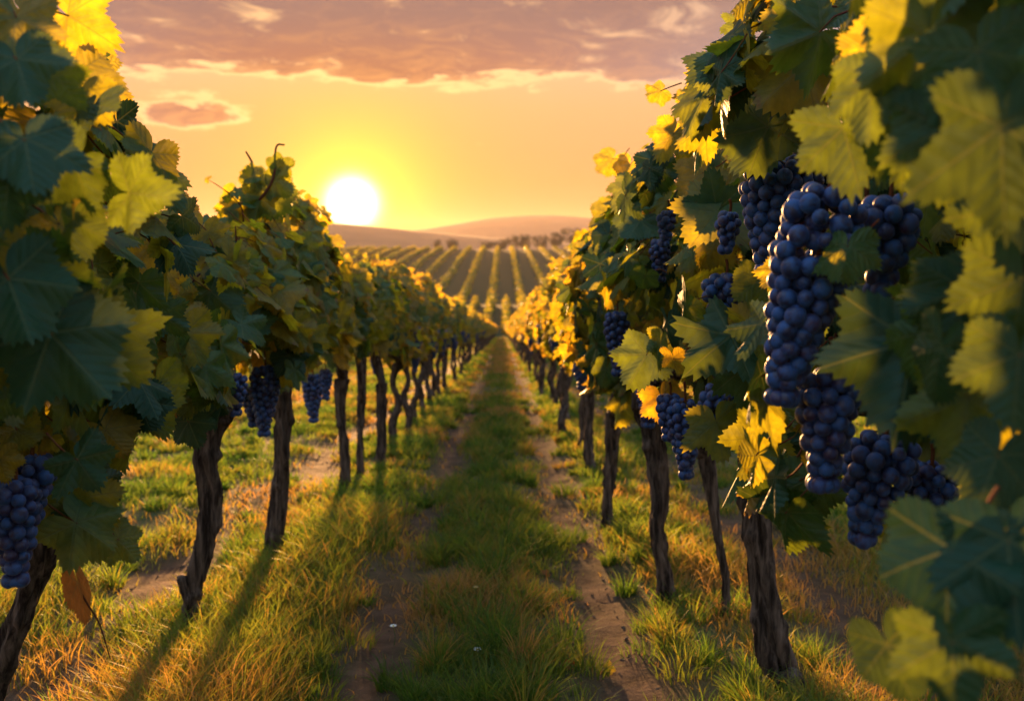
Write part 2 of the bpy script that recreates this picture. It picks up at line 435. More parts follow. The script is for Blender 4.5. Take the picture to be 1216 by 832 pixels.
def put_leaves(acc, P, tip, nrm, R, tone, tmpl, r, calm=1.0, coef=None):
    """a leaf at every P (its stalk joint), tip direction, normal, radius"""
    P = np.atleast_2d(P); N = len(P); T, F3, F4 = tmpl; m = len(T)
    nrm = unit(nrm); tip = unit(tip - nrm * np.sum(tip * nrm, -1, keepdims=True)); side = np.cross(tip, nrm)
    x = T[None, :, 0]; y = T[None, :, 1]; rr = np.sqrt(x * x + y * y); th = np.arctan2(x, y)
    g = lambda s: r.normal(0, s, (N, 1)) * calm
    fold = r.uniform(-.18, .50, (N, 1)); droop = r.uniform(-.05, .55, (N, 1)); ph = r.uniform(0, 6.28, (N, 1))
    z = -fold * np.abs(x) ** 1.3 - droop * np.sign(y) * np.abs(y) ** 2 * .8 + g(.16) * x * y + g(.15) * x
    z = z + np.abs(r.normal(.07, .04, (N, 1))) * np.cos(5.9 * th) * rr ** 1.3 + r.uniform(.02, .10, (N, 1)) * np.sin(7 * th + ph) * rr ** 2.5 + r.uniform(.0, .05, (N, 1)) * np.sin(13 * th + 2 * ph) * rr ** 3
    lob = 1 + rr * (r.uniform(-.10, .09, (N, 1)) * np.cos(5.9 * th) + r.normal(0, .06, (N, 1)) * np.cos(3 * th + ph) + r.normal(0, .05, (N, 1)) * np.cos(4 * th + 3 * ph)
                    + .022 * r.normal(0, 1, (N, m)) * (rr > .45))
    L = x * lob * (1 + g(.08)); y2 = y * lob * (1 + g(.08)) + g(.10) * x
    V = P[:, None, :] + np.asarray(R).reshape(-1, 1, 1) * (L[..., None] * side[:, None, :] + y2[..., None] * tip[:, None, :] + z[..., None] * nrm[:, None, :])
    off = (np.arange(N) * m)[:, None, None]
    uv = np.broadcast_to(T[None], (N, m, 2)); tn = np.repeat(np.broadcast_to(tone, (N,)), m)
    acc.add(V.reshape(-1, 3), [(F3[None] + off).reshape(-1, 3), (F4[None] + off).reshape(-1, 4)], uv.reshape(-1, 2), tn, 0)

def put_stalks(acc, A, Bp, rad, r, mat=1):
    """thin curved stalks from A to B, drawn as one piece each"""
    A = np.atleast_2d(A); Bp = np.atleast_2d(Bp); N = len(A)
    if not N: return
    ax = unit(Bp - A); s = unit(np.cross(ax, np.array((.3, .2, .9)))); t = np.cross(ax, s); L = np.linalg.norm(Bp - A, axis=1)[:, None]
    bow = r.normal(0, .12, (N, 1)) * L; V = []
    for k in range(4):
        q = k / 3; c = A + (Bp - A) * q + np.array((0, 0, 1)) * bow * (4 * q * (1 - q))
        for j in range(4):
            a = j * math.pi / 2; V.append(c + np.reshape(rad, (-1, 1)) * (1.15 - .4 * q) * (math.cos(a) * s + math.sin(a) * t))
    V = np.stack(V, 1); F = [(k * 4 + j, k * 4 + (j + 1) % 4, k * 4 + 4 + (j + 1) % 4, k * 4 + 4 + j) for k in range(3) for j in range(4)]
    off = (np.arange(N) * 16)[:, None, None]
    acc.add(V.reshape(-1, 3), [(np.array(F)[None] + off).reshape(-1, 4)], mat=mat)

# ------------------------------------------------------------------ tubes
def spline(pts, n):
    pts = np.asarray(pts, float); k = len(pts)
    P = np.vstack([2 * pts[0] - pts[1], pts, 2 * pts[-1] - pts[-2]]); u = np.linspace(0, k - 1, n); i = np.minimum(u.astype(int), k - 2); f = (u - i)[:, None]
    a, b, c, e = P[i], P[i + 1], P[i + 2], P[i + 3]
    return .5 * (2 * b + (c - a) * f + (2 * a - 5 * b + 4 * c - e) * f ** 2 + (3 * b - a - 3 * c + e) * f ** 3)

def tube(acc, pts, rad, n=24, sides=10, gnarl=0.0, seed=0, mat=0, tone=0.0, cap=True):
    pts = np.asarray(pts, float)
    C = spline(pts, n); rad = np.interp(np.linspace(0, 1, n), np.linspace(0, 1, len(np.atleast_1d(rad))), np.atleast_1d(rad)) if np.ndim(rad) else np.full(n, rad)
    T = unit(np.gradient(C, axis=0)); ref = np.array((1.0, .13, .07)) if abs(T[0][0]) < .8 else np.array((.1, 1.0, .2))
    S = unit(ref - T * (T @ ref)[:, None]); W = np.cross(T, S)
    a = np.arange(sides) * 2 * math.pi / sides; s = np.concatenate([[0], np.cumsum(np.linalg.norm(np.diff(C, axis=0), axis=1))])
    A, SS = np.meshgrid(a, s); R = np.repeat(rad[:, None], sides, 1)
    if gnarl:
        tw = A + SS * 4.0 + seed
        f = 1 + gnarl * (.30 * np.sin(2 * tw) + .22 * np.sin(3 * tw + 2.1 + 2 * np.sin(SS * 7)) + .14 * np.sin(7 * tw + 6 * SS))
        f += gnarl * 1.3 * (fbm(np.cos(A) * 1.6 + SS * 5 + seed, np.sin(A) * 1.6 + SS * 9, seed + 1) - .5)
        f += gnarl * .8 * (fbm(np.cos(A) * 5 + seed, np.sin(A) * 5 + SS * 16, seed + 2) - .5)
        if gnarl > .5:
            kr = np.random.default_rng(seed + 77)
            for _ in range(9):
                a0, s0 = kr.uniform(0, 6.283), kr.uniform(.1, .95) * s[-1]
                da = np.abs((A - a0 + math.pi) % (2 * math.pi) - math.pi); f += kr.uniform(.15, .5) * np.exp(-(da / kr.uniform(.3, .6)) ** 2 - ((SS - s0) / kr.uniform(.012, .035)) ** 2)
            f += .28 * np.exp(-(SS / .05) ** 2) + .25 * np.exp(-((s[-1] - SS) / .09) ** 2)
        R = R * f
    V = C[:, None, :] + R[..., None] * (np.cos(A)[..., None] * S[:, None, :] + np.sin(A)[..., None] * W[:, None, :])
    i = np.arange(n - 1)[:, None] * sides; j = np.arange(sides)[None]
    F = np.stack([i + j, i + (j + 1) % sides, i + sides + (j + 1) % sides, i + sides + j], -1).reshape(-1, 4)
    V = V.reshape(-1, 3); fs = [F]
    if cap:
        V = np.vstack([V, C[0], C[-1] + T[-1] * rad[-1] * .4]); j = np.arange(sides); b0 = (n - 1) * sides
        fs.append(np.concatenate([np.stack([(j + 1) % sides, j, np.full(sides, n * sides)], 1), np.stack([b0 + j, b0 + (j + 1) % sides, np.full(sides, n * sides + 1)], 1)]))
    acc.add(V, fs, tone=tone, mat=mat)

# ------------------------------------------------------------------ grapes
def icosphere(sub):
    t = (1 + 5 ** .5) / 2
    V = [(-1, t, 0), (1, t, 0), (-1, -t, 0), (1, -t, 0), (0, -1, t), (0, 1, t), (0, -1, -t), (0, 1, -t), (t, 0, -1), (t, 0, 1), (-t, 0, -1), (-t, 0, 1)]
    F = [(0, 11, 5), (0, 5, 1), (0, 1, 7), (0, 7, 10), (0, 10, 11), (1, 5, 9), (5, 11, 4), (11, 10, 2), (10, 7, 6), (7, 1, 8), (3, 9, 4), (3, 4, 2), (3, 2, 6), (3, 6, 8), (3, 8, 9), (4, 9, 5), (2, 4, 11), (6, 2, 10), (8, 6, 7), (9, 8, 1)]
    V = [np.array(v) / np.linalg.norm(v) for v in V]
    for _ in range(sub):
        c = {}; G = []
        def mid(a, b):
            k = (min(a, b), max(a, b))
            if k not in c: v = V[a] + V[b]; V.append(v / np.linalg.norm(v)); c[k] = len(V) - 1
            return c[k]
        for a, b, e in F:
            p, q, w = mid(a, b), mid(b, e), mid(e, a); G += [(a, p, w), (b, q, p), (e, w, q), (p, q, w)]
        F = G
    return np.array(V), np.array(F)
SPH3, SPH2, SPH1 = icosphere(3), icosphere(2), icosphere(1)

def bunch_points(L, W, br, r, lean=(0, 0), shoulder=0.0):
    """berry centres packed in a tapering hanging bunch, stalk end at the origin"""
    def prof(t): return W / 2 * np.interp(t, [0, .12, .3, .6, .85, 1], [.55, .95, 1.0, .72, .42, .12])
    area = math.pi * W * .75 * L; N = int(min(130, max(9, area / (br * br * 3.1)))) 
    t = np.sort(r.uniform(.02, 1, N) ** .9); a = r.uniform(0, 6.283, N)
    def place(t, a, q): 
        R = np.maximum(prof(t) - br * .8, .0) * q
        return np.stack([np.cos(a) * R + lean[0] * t * L + shoulder * np.maximum(0, .35 - t), np.sin(a) * R * .85 + lean[1] * t * L, -t * (L - br)], 1)
    q = np.where(r.random(N) < .18, .45, 1.0)
    P = place(t, a, q)
    for _ in range(60):
        D = P[:, None] - P[None]; l = np.linalg.norm(D, axis=2) + np.eye(N) * 9; ov = np.maximum(0, 1.86 * br - l)
        P = P + .45 * np.sum(D / l[..., None] * ov[..., None], 1)
        tt = np.clip(-P[:, 2] / (L - br), 0, 1); cx = lean[0] * tt * L + shoulder * np.maximum(0, .35 - tt); cy_ = lean[1] * tt * L
        rx, ry = P[:, 0] - cx, P[:, 1] - cy_; rad = np.hypot(rx, ry) + 1e-6; lim = np.maximum(prof(tt) - br * .6, br * .25)
        k = np.minimum(1, lim / rad); k = 1 - .6 * (1 - k)
        P[:, 0] = cx + rx * k; P[:, 1] = cy_ + ry * k; P[:, 2] = np.clip(P[:, 2], -(L - br), -br * .5)
    return P

def bunch_mesh(L, W, br, r, sph, lean=(0, 0), shoulder=0.0):
    P = bunch_points(L, W, br, r, lean, shoulder); V, F = sph; N = len(P); m = len(V)
    s = br * r.uniform(.76, 1.10, (N, 1, 1)); el_ = 1 + r.uniform(-.04, .09, (N, 1, 1)) * np.array((0, 0, 1.0))
    VV = P[:, None] + V[None] * s * el_
    acc = Acc(); acc.add(VV.reshape(-1, 3), [(F[None] + (np.arange(N) * m)[:, None, None]).reshape(-1, 3)], tone=np.repeat(np.clip(r.normal(.3, .3, N), 0, 1), m))
    st = Acc()
    tube(st, [(0, 0, L * .16 + .02), (.004, .002, .02), (lean[0] * L * .3, lean[1] * L * .3, -L * .4), (lean[0] * L * .7, lean[1] * L * .7, -L * .72)], [.004, .0038, .003, .0018], 10, 6)
    k = P[r.choice(N, min(N, 40), replace=False)]
    tt = np.clip(-k[:, 2] / L - .08, 0, .72)[:, None]
    A = np.concatenate([tt * L * lean[0], tt * L * lean[1], -tt * L], 1)
    put_stalks(st, A, k, np.full(len(k), .0013), r, 0)
    return acc, st

# ------------------------------------------------------------------ grapevines
def canopy(r, x0, y0, y1, top, bot, hw, n, tmpl, Rm, base=None, block=(), yellow=0.0, stalks=True, limit=None, topvar=.16, inner=.3):
    """leaves of one vine, in world coordinates, following the slope of the ground"""
    gfn = (lambda y: gz0(y)) if base is None else base
    acc = Acc(); M = int(n * 1.6)
    y = r.uniform(y0 - .06, y1 + .06, M); h = r.beta(1.15, 1.0, M); sd = np.where(r.random(M) < .6, -np.sign(x0), np.sign(x0)) if x0 else np.where(r.random(M) < .5, 1., -1.)
    sd = np.where(sd == 0, 1., sd)
    tp = top + topvar * (fbm(y * 2.3 + x0 * 7, y * 0, 41, 3) - .5) * 2; bt = bot + .14 * (fbm(y * 3.1 + x0 * 3, y * 0 + 5, 43, 3) - .5) * 2
    w = hw * (.42 + .58 * np.sin(np.pi * np.clip(h * .82 + .14, 0, 1))) * (.75 + .5 * fbm(y * 2.7, h * 2.7 + x0, 45, 2))
    q = np.where(r.random(M) < inner, r.uniform(0, .8, M), r.uniform(.78, 1.12, M))
    x = x0 + sd * w * q; z = gfn(y) + bt + h * (tp - bt)
    P = np.stack([x, y, z], 1)
    nr = np.stack([sd * (.9 - .3 * h) + r.normal(0, .38, M), r.normal(-.28, .5, M), .22 + .55 * h * h + r.normal(0, .32, M)], 1)
    tip = np.stack([sd * .35 + r.normal(0, .35, M), r.normal(0, .5, M), -1.0 + r.normal(0, .4, M) + .5 * (h > .9)], 1)
    R = Rm * r.uniform(.66, 1.18, M) * np.where(h > .92, .72, 1)
    keep = np.ones(M, bool)
    for (c, rad, reach) in block:
        dirv = CAM - c; dirv = dirv / np.linalg.norm(dirv); v = P + unit(tip) * R[:, None] * .45 - c; s = np.clip(v @ dirv, -.02, reach)
        keep &= np.linalg.norm(v - s[:, None] * dirv, axis=1) > rad + R * .62
    if limit is not None: keep &= limit(P, R)
    idx = np.where(keep)[0][:n]
    tone = np.clip(r.normal(.36 + yellow, .24, len(idx)) + np.where(r.random(len(idx)) < .07, .45, 0), 0, 1)  # yellow shifts leaf colour to imitate backlit glow, below zero to imitate shade
    put_leaves(acc, P[idx], tip[idx], nr[idx], R[idx], tone, tmpl, r)
    if stalks:
        inw = np.stack([-sd[idx] * r.uniform(.03, .09, len(idx)), r.normal(0, .04, len(idx)), r.uniform(.0, .07, len(idx))], 1)
        put_stalks(acc, P[idx] + inw, P[idx] + unit(tip[idx]) * R[idx, None] * .06, np.full(len(idx), .0017), r, 1)
    return acc

def shoot_piece(r, p0, dirv, L, leaf_acc, n=12, lv=5, tmpl=T_MID, R0=.05, rad=.0035):
    """a young cane with small leaves and a hooked tip"""
    d0 = unit(np.asarray(dirv, float)); pts = [np.asarray(p0, float)]
    for k in range(4):
        d0 = unit(d0 + r.normal(0, .22, 3)); pts.append(pts[-1] + d0 * L / 4)
    acc = Acc(); tube(acc, pts, [rad, rad * .8, rad * .45], n, 6)
    C = spline(pts, 30)
    for k in range(lv):
        u = .15 + .8 * k / max(lv - 1, 1); c = C[int(u * 29)]; s = 1 if k % 2 else -1
        sd = unit(np.array((s * .8 + r.normal(0, .3), r.normal(0, .6), r.normal(.2, .3)))); q = c + sd * .04
        put_stalks(leaf_acc, c, q, [.0013], r, 1)
        put_leaves(leaf_acc, q, sd + np.array((0, 0, -.2)), np.array([[-sd[2] + r.normal(0, .4), -.7 + r.normal(0, .4), .5]]), R0 * (1.15 - .75 * u), [r.uniform(.25, .8)], tmpl, r)
    return acc

def trunk_mesh(pts, rad, seed, n=70, sides=26, gnarl=.62):
    rad = np.asarray(rad) * .72; rad[0] *= 1.12
    acc = Acc(); tube(acc, pts, rad, n, sides, gnarl, seed); return acc

VINES = []
def gnarled_path(r, x0, y0, z0, H, wob=.035):
    pts = [(x0, y0, z0 - .03)]
    for k in range(1, 5): pts.append((x0 + r.normal(0, wob), y0 + r.normal(0, wob), z0 + H * k / 4))
    return pts

# bunches that the photograph shows clearly: pixel of the top, length and width in pixels, depth, berry radius in pixels, lean
BUNCH = {
 'R0': [(985, 222, 262, 100, 1.42, 12.0, (-.19, 0), .0), (985, 440, 150, 70, 1.46, 11.5, (-.02, 0), 0), (1056, 238, 118, 72, 1.46, 12.5, (-.06, 0), 0),
        (1052, 515, 140, 84, 1.55, 10.5, (-.16, 0), 0), (1105, 552, 84, 66, 1.6, 10, (0, 0), 0)],
 'R1': [(925, 188, 138, 80, 2.15, 8.8, (-.07, 0), 0), (965, 180, 92, 60, 2.2, 8.8, (-.1, 0), 0), (862, 328, 66, 52, 2.55, 7.4, (-.05, 0), 0), (866, 254, 48, 26, 2.5, 6.5, (-.05, 0), 0), (892, 335, 60, 36, 2.6, 7, (0, 0), 0),
        (854, 458, 68, 44, 2.7, 6.8, (-.1, 0), 0), (812, 476, 96, 42, 2.85, 6.2, (.05, 0), 0), (795, 470, 56, 30, 2.9, 6, (0, 0), 0)],
 'R2': [(732, 372, 76, 30, 3.9, 5.2, (.05, 0), 0), (770, 460, 50, 26, 3.7, 5.2, (0, 0), 0), (793, 252, 42, 20, 3.3, 5, (-.08, 0), 0), (784, 286, 50, 24, 3.5, 5, (0, 0), 0)],
 'R3': [(708, 330, 40, 20, 5.2, 3.8, (0, 0), 0), (690, 430, 34, 18, 5.9, 3.6, (0, 0), 0)],
 'L0': [(36, 545, 78, 62, 1.72, 9.5, (-.05, 0), 0), (16, 572, 130, 60, 1.66, 9.5, (-.03, 0), 0)],
 'L1': [(278, 445, 50, 30, 3.5, 4.6, (0, 0), 0)],
 'L2': [(314, 436, 84, 36, 3.95, 4.4, (-.03, 0), 0), (300, 462, 46, 24, 4.0, 4.3, (0, 0), 0)],
 'L3': [(371, 445, 58, 24, 5.4, 3.6, (0, 0), 0), (386, 440, 36, 16, 5.8, 3.3, (0, 0), 0)],
}
# large leaves that stand clear in the photograph: joint pixel, tip pixel, depth of each, radius scale, tone (the lowest put shade into the leaf colour), turn about the midrib
BIG = {
 'R0': [((1002, 152), (1030, 262), 1.16, 1.12, .95, .12, .15), ((1105, 40), (1118, 205), .95, .93, .95, .32, -.25), ((1122, 150), (1120, 285), .93, .9, .9, .2, .2),
        ((1082, 405), (1062, 560), 1.10, 1.02, .92, .02, -.3), ((1150, 470), (1128, 612), 1.0, .98, .85, .5, .2), ((1130, 652), (1110, 812), .80, .74, 1.0, .0, .2),
        ((1190, 150), (1192, 330), .74, .74, .9, .08, .3), ((1196, 640), (1215, 800), .78, .74, 1.0, .0, -.2), ((1006, 292), (994, 350), 1.34, 1.30, .95, .4, .25),
        ((1015, 375), (985, 348), 1.38, 1.35, .7, .85, .3), ((1215, 330), (1190, 480), .86, .86, .9, .15, .1), ((1060, 60), (1000, 130), 1.15, 1.1, .9, .55, .2), ((1140, 330), (1150, 440), 1.05, 1.0, .9, .2, .1), ((1190, 20), (1150, 120), 1.0, 1.0, .9, .3, .0), 
        ((1185, 540), (1140, 650), .90, .88, .9, .1, .2), ((1160, 690), (1190, 830), .80, .78, .9, .0, .0), ((1210, 420), (1200, 560), .84, .82, .9, .1, .0),
        ((1200, 250), (1160, 350), .9, .88, .9, .1, .1), ((1160, 60), (1190, 190), .84, .82, .9, .15, .0), ((1130, 760), (1140, 900), .76, .74, .9, .1, .1)],
 'R1': [((955, 78), (888, 134), 1.85, 1.8, .95, .72, .1), ((975, 38), (900, 70), 1.7, 1.65, .95, .22, -.2), ((912, 150), (880, 226), 2.08, 2.0, 1.0, .18, .35),
        ((868, 398), (806, 452), 2.3, 2.2, 1.0, .10, .3), ((880, 380), (862, 396), 2.3, 2.3, .9, .9, .1), ((905, 395), (897, 478), 2.25, 2.25, .8, .75, .6), ((890, 432), (893, 512), 2.42, 2.38, .9, .15, .2),
        ((850, 500), (862, 560), 2.6, 2.55, .95, .45, -.2), ((948, 20), (885, 30), 1.8, 1.8, .9, .5, .1), ((930, 320), (905, 350), 2.0, 1.95, .7, .6, .2), ((905, 330), (915, 390), 2.3, 2.25, .9, .3, -.2)],
 'R2': [((852, 252), (812, 300), 2.6, 2.5, .95, .45, .2), ((851, 250), (842, 190), 2.62, 2.62, .85, .12, .35), ((862, 108), (808, 60), 2.85, 2.85, .95, .55, .0), ((846, 118), (868, 52), 2.9, 2.85, .8, .45, .2),
        ((835, 120), (810, 150), 2.9, 2.85, .9, .7, .1), ((768, 420), (742, 470), 2.95, 2.85, 1.0, .2, .15), ((785, 470), (797, 515), 3.0, 2.95, .8, .97, .2), ((785, 108), (764, 118), 2.95, 2.92, .6, .5, .1),
        ((800, 158), (778, 190), 3.0, 2.95, .9, .62, .1), ((835, 205), (800, 232), 2.8, 2.75, .9, .8, .1), ((815, 175), (850, 170), 3.0, 3.0, .8, .6, 0)],
 'R3': [((728, 188), (708, 212), 4.0, 3.95, .8, .5, .1), ((748, 196), (736, 222), 4.0, 3.95, .8, .6, .2), ((760, 262), (738, 296), 3.7, 3.6, 1.0, .15, .2), ((752, 222), (730, 248), 3.8, 3.7, .9, .3, .2)],
 'L0': [((80, 18), (142, 55), 1.55, 1.5, .95, .6, .2), ((95, 85), (135, 165), 1.5, 1.48, .95, .5, -.1), ((20, 70), (45, 150), 1.2, 1.15, .95, .12, .2), ((30, 165), (45, 260), 1.1, 1.05, .95, .05, .2),
        ((70, 265), (118, 330), 1.3, 1.28, .9, .62, .1), ((60, 395), (165, 508), 1.2, 1.18, .95, .08, .25), ((10, 330), (50, 440), 1.15, 1.1, .95, .08, .1), ((92, 545), (128, 596), 1.55, 1.5, .9, .12, .3),
        ((125, 510), (170, 560), 1.8, 1.8, .95, .88, .1), ((95, 110), (70, 190), 1.4, 1.38, .9, .45, .2), ((20, 20), (10, 100), 1.3, 1.25, .9, .5, .1), ((10, 210), (0, 300), 1.1, 1.1, .9, .1, .1), ((90, 620), (165, 668), 1.75, 1.75, .9, .4, -.1),
        ((60, 610), (88, 672), 1.8, 1.8, .8, .55, .2), ((0, 545), (15, 590), 1.5, 1.5, .8, .75, .2), ((100, 590), (150, 655), 1.8, 1.78, .9, .5, .3), ((75, 600), (62, 668), 1.78, 1.76, .9, .7, .1),
        ((60, 520), (40, 545), 1.7, 1.7, .8, .8, .2), ((140, 640), (176, 676), 1.85, 1.85, .9, .35, .1), ((20, 510), (60, 540), 1.65, 1.62, .9, .6, .1)],
 'L1': [((197, 238), (200, 204), 2.7, 2.68, .95, .45, .1), ((152, 262), (190, 292), 2.4, 2.35, .95, .35, .2), ((180, 290), (205, 330), 2.45, 2.42, .95, .85, .1), ((165, 335), (150, 390), 2.3, 2.3, .95, .12, .1),
        ((192, 372), (222, 398), 2.4, 2.35, .9, .15, .3), ((198, 330), (215, 358), 2.6, 2.6, .85, .9, .1), ((224, 500), (238, 540), 2.9, 2.85, 1.0, .05, .4), ((178, 420), (195, 478), 2.5, 2.48, .9, .75, .1), ((130, 215), (118, 250), 2.0, 2.0, .9, .3, .1), ((165, 395), (140, 440), 2.3, 2.3, .9, .2, .2)],
 'L2': [((250, 345), (285, 378), 3.2, 3.1, 1.0, .15, .2), ((240, 270), (225, 310), 3.1, 3.05, .9, .7, .1), ((300, 380), (312, 405), 3.6, 3.5, .9, .1, .3)],
}
def bunch_block(b):
    x, y, l, w, Yd, br, lean, sh = b
    c = at(x + lean[0] * l * .5, y + l * .5, Yd); 
    return (c, w * .42 * Yd / FPX, .9)
def bunch_blocks(b):
    x, y, l, w, Yd, br, lean, sh = b; res = []
    for t in (.15, .4, .65, .88):
        res.append((at(x + lean[0] * l * t, y + l * t, Yd), w * np.interp(t, [0, .3, 1], [.30, .46, .15]) * Yd / FPX, .9))
    return res
ALLBLOCK = [k for q, v in BUNCH.items() for b in v for k in bunch_blocks(b) if q not in ('L1', 'L3')]
for v in BIG.values():
    for (j, t, Y0, Y1, sc, tn_, turn) in v:
        a, e = at(*j, Y0), at(*t, Y1); ALLBLOCK.append(((a + e) / 2, np.linalg.norm(e - a) * .20, .4))

def build_vine(key, base_xy, trunk_pts, trunk_rad, y0, y1, xrow, top, bot, hw, n, tmpl, Rm, label, group, yellow=0.0, shoots=3, limit=None, seed=1, topvar=.14, detail=1.0):
    r = np.random.default_rng(seed); bx, by = base_xy; bz = float(gz(bx, by)); org = np.array((bx, by, bz))
    v = empty('grapevine', org); tag(v, label, 'grapevine', group)
    tr = trunk_mesh(trunk_pts, trunk_rad, seed, int(110 * detail) + 12, int(40 * detail) + 6); tr.build('trunk', BARK, v, org)
    head = np.asarray(trunk_pts[-1], float)
    for sgn in (-1, 1):
        e = (y1 if sgn > 0 else y0); L = e - head[1]; br = Acc()
        tube(br, [head - (0, 0, .06), head + (0, sgn * .05, .03), (xrow + r.normal(0, .02), head[1] + L * .5, gz0(head[1] + L * .5) + bot + .10), (xrow, e, gz0(e) + bot + .10)],
             [trunk_rad[-1] * .8, .026, .018, .010], 26, 10, .3, seed + 3)
        br.build('branch', BARK, v, org)
    fol = canopy(r, xrow, y0, y1, top, bot, hw, n, tmpl, Rm, block=ALLBLOCK, yellow=yellow, limit=limit, topvar=topvar)
    for k in range(shoots):
        yy = r.uniform(y0 + .1, y1 - .1); p = (xrow + r.normal(0, hw * .3), yy, gz0(yy) + top - .12)
        sh = shoot_piece(r, p, (r.normal(0, .3), r.normal(-.1, .3), 1), r.uniform(.2, .38), fol, R0=Rm * .62, tmpl=tmpl)
        sh.build('shoot', CANE, v, org)
    for k in range(int(5 * detail)):          # canes running up through the leaves
        yy = r.uniform(y0, y1); sx = -np.sign(xrow) * r.uniform(-.3, .35) * hw
        ca = Acc(); tube(ca, [(xrow, yy, gz0(yy) + bot + .1), (xrow + sx * .7, yy + r.normal(0, .05), gz0(yy) + bot + .4), (xrow + sx, yy + r.normal(0, .1), gz0(yy) + top - .15)], [.006, .005, .003], 16, 6)
        ca.build('cane', CANE, v, org)
    for (j, t, Y0, Y1, sc, tn_, turn) in BIG.get(key, []):      # extra leaves added on the sunny side to shade the large ones
        if key in ('R0', 'L0') and tn_ < .3:
            a, e = at(*j, Y0), at(*t, Y1); Rl = np.linalg.norm(e - a) * .62
            for q in range(2 if j[1] < 520 else 1):
                c = (a * .8 + e * .2) + SUN * r.uniform(.07, .2) + r.normal(0, .022, 3) + np.array((.02, 0, 0))
                if any(np.linalg.norm(c + unit(e - a) * Rl * .4 - np.clip((c - bc) @ unit(CAM - bc), -.05, .9) * unit(CAM - bc) - bc) < br0 + Rl * .75 for b_ in BUNCH['R0'] + BUNCH['R1'] for bc, br0, _ in bunch_blocks(b_)): continue
                put_leaves(fol, c[None], (e - a)[None] + r.normal(0, .05, (1, 3)), np.array([[-.5, -.9, .2]]) + r.normal(0, .3, (1, 3)), [Rl], [r.uniform(.0, .35)], T_HERO, r)
    fol.build('foliage', [LEAF, STALK], v, org)
    for (x, y, l, w, Yd, br_, lean, shd) in BUNCH.get(key, []):
        k = Yd / FPX; a, s = bunch_mesh(l * k, w * k, br_ * k, r, SPH3 if br_ > 8 else SPH2, lean, shd)
        p = at(x, y, Yd) - org; g = a.build('grape_bunch', BERRY, v, (0, 0, 0), loc=p); s.build('stalk', STALK, g)
    for (j, t, Y0, Y1, sc, tn_, turn) in BIG.get(key, []):
        a, e = at(*j, Y0), at(*t, Y1); ax = e - a; R = np.linalg.norm(ax) * (.70 if key in ('R0', 'L0') else .82); ax = unit(ax)
        nr = unit(CAM - a) + np.array((0, 0, .25)); nr = unit(nr - ax * (nr @ ax)); sd = np.cross(ax, nr); nr = nr + sd * turn
        la = Acc(); put_leaves(la, a[None], ax[None], nr[None], [R], [tn_], T_HERO, r, .5)
        q = a - ax * R * .35 + np.array((np.sign(xrow) * .05, .03, .02)); put_stalks(la, q, a + ax * R * .04, [.0019], r, 1)
        la.build('leaf', [LEAF, STALK], v, a, loc=a - org)
    VINES.append(v); return v

def tp(*pp): return [at(*p) for p in pp]
RX, LX = .70, -1.06
GR, GL = 'grapevines along the right side of the path', 'grapevines along the left side of the path'
def lim_r(P, R):        # keeps the aisle and the lens free of stray leaves
    x, y = to_px(P); return (P[:, 1] > .62) & (P[:, 0] - R * .7 > .30 + .03 * P[:, 1]) & (P[:, 0] > .34) & ((y < 590) | (x > 1120) | (P[:, 1] > 1.5)) 
def lim_l(P, R): return (P[:, 1] > .95) & (P[:, 0] + R * .5 < -.56)

build_vine('R0', (1.04, 1.42), [(1.04, 1.42, gz(1.04, 1.42) - .04), (1.03, 1.42, .15), (.98, 1.42, .45), (.92, 1.42, .72)], [.05, .045, .04, .04], .45, 2.0, RX, 1.74, .84, .34, 460, T_HERO, .086,
           'nearest grapevine on the right, hung with three long bunches of blue grapes', GR, yellow=-.2, seed=21, limit=lim_r, shoots=2)
build_vine('R1', tuple(at(932, 842, 2.88)[:2]), tp((936, 862, 2.88), (925, 800, 2.88), (906, 700, 2.9), (897, 610, 2.92), (893, 520, 2.95), (898, 470, 2.95)), [.072, .056, .052, .054, .060, .05], 1.9, 3.4, RX, 1.78, .86, .33, 420, T_HERO, .10,
           'thick-trunked grapevine with a knobbly foot, the nearest bare trunk right of the path', GR, seed=22, limit=lim_r)
build_vine('R2', tuple(at(793, 738, 3.82)[:2]), tp((793, 742, 3.82), (790, 690, 3.82), (779, 630, 3.82), (783, 590, 3.82), (776, 520, 3.85), (764, 465, 3.85)), [.046, .04, .042, .046, .046, .05], 3.3, 4.65, RX, 1.76, .86, .31, 420, T_HERO, .098,
           'grapevine with a slender knotted trunk, second full trunk along the right of the path', GR, seed=23)
build_vine('', tuple(at(857, 742, 3.62)[:2]), tp((857, 744, 3.62), (862, 690, 3.62), (850, 620, 3.62), (843, 570, 3.62), (836, 520, 3.62)), [.019, .020, .022, .030, .034], 3.4, 3.9, RX + .1, 1.2, .9, .16, 40, T_MID, .08,
           'thin young vine stem twisting up between the two nearest right-hand trunks', GR, seed=33, shoots=0, detail=.6)
build_vine('R3', tuple(at(722, 634, 5.4)[:2]), tp((722, 636, 5.4), (721, 595, 5.4), (726, 560, 5.4), (728, 490, 5.4)), [.046, .038, .042, .045], 4.55, 6.1, RX - .02, 1.68, .86, .30, 430, T_MID, .098,
           'grapevine with a short straight dark trunk, third full trunk right of the path', GR, yellow=.16, seed=24)
build_vine('R4', tuple(at(701, 557, 7.6)[:2]), tp((701, 559, 7.6), (699, 520, 7.6), (701, 470, 7.6)), [.046, .04, .042], 6.0, 8.2, RX, 1.60, .88, .26, 470, T_MID, .098,
           'grapevine with a plain dark trunk, fourth full trunk right of the path', GR, yellow=.16, seed=25, detail=.6)

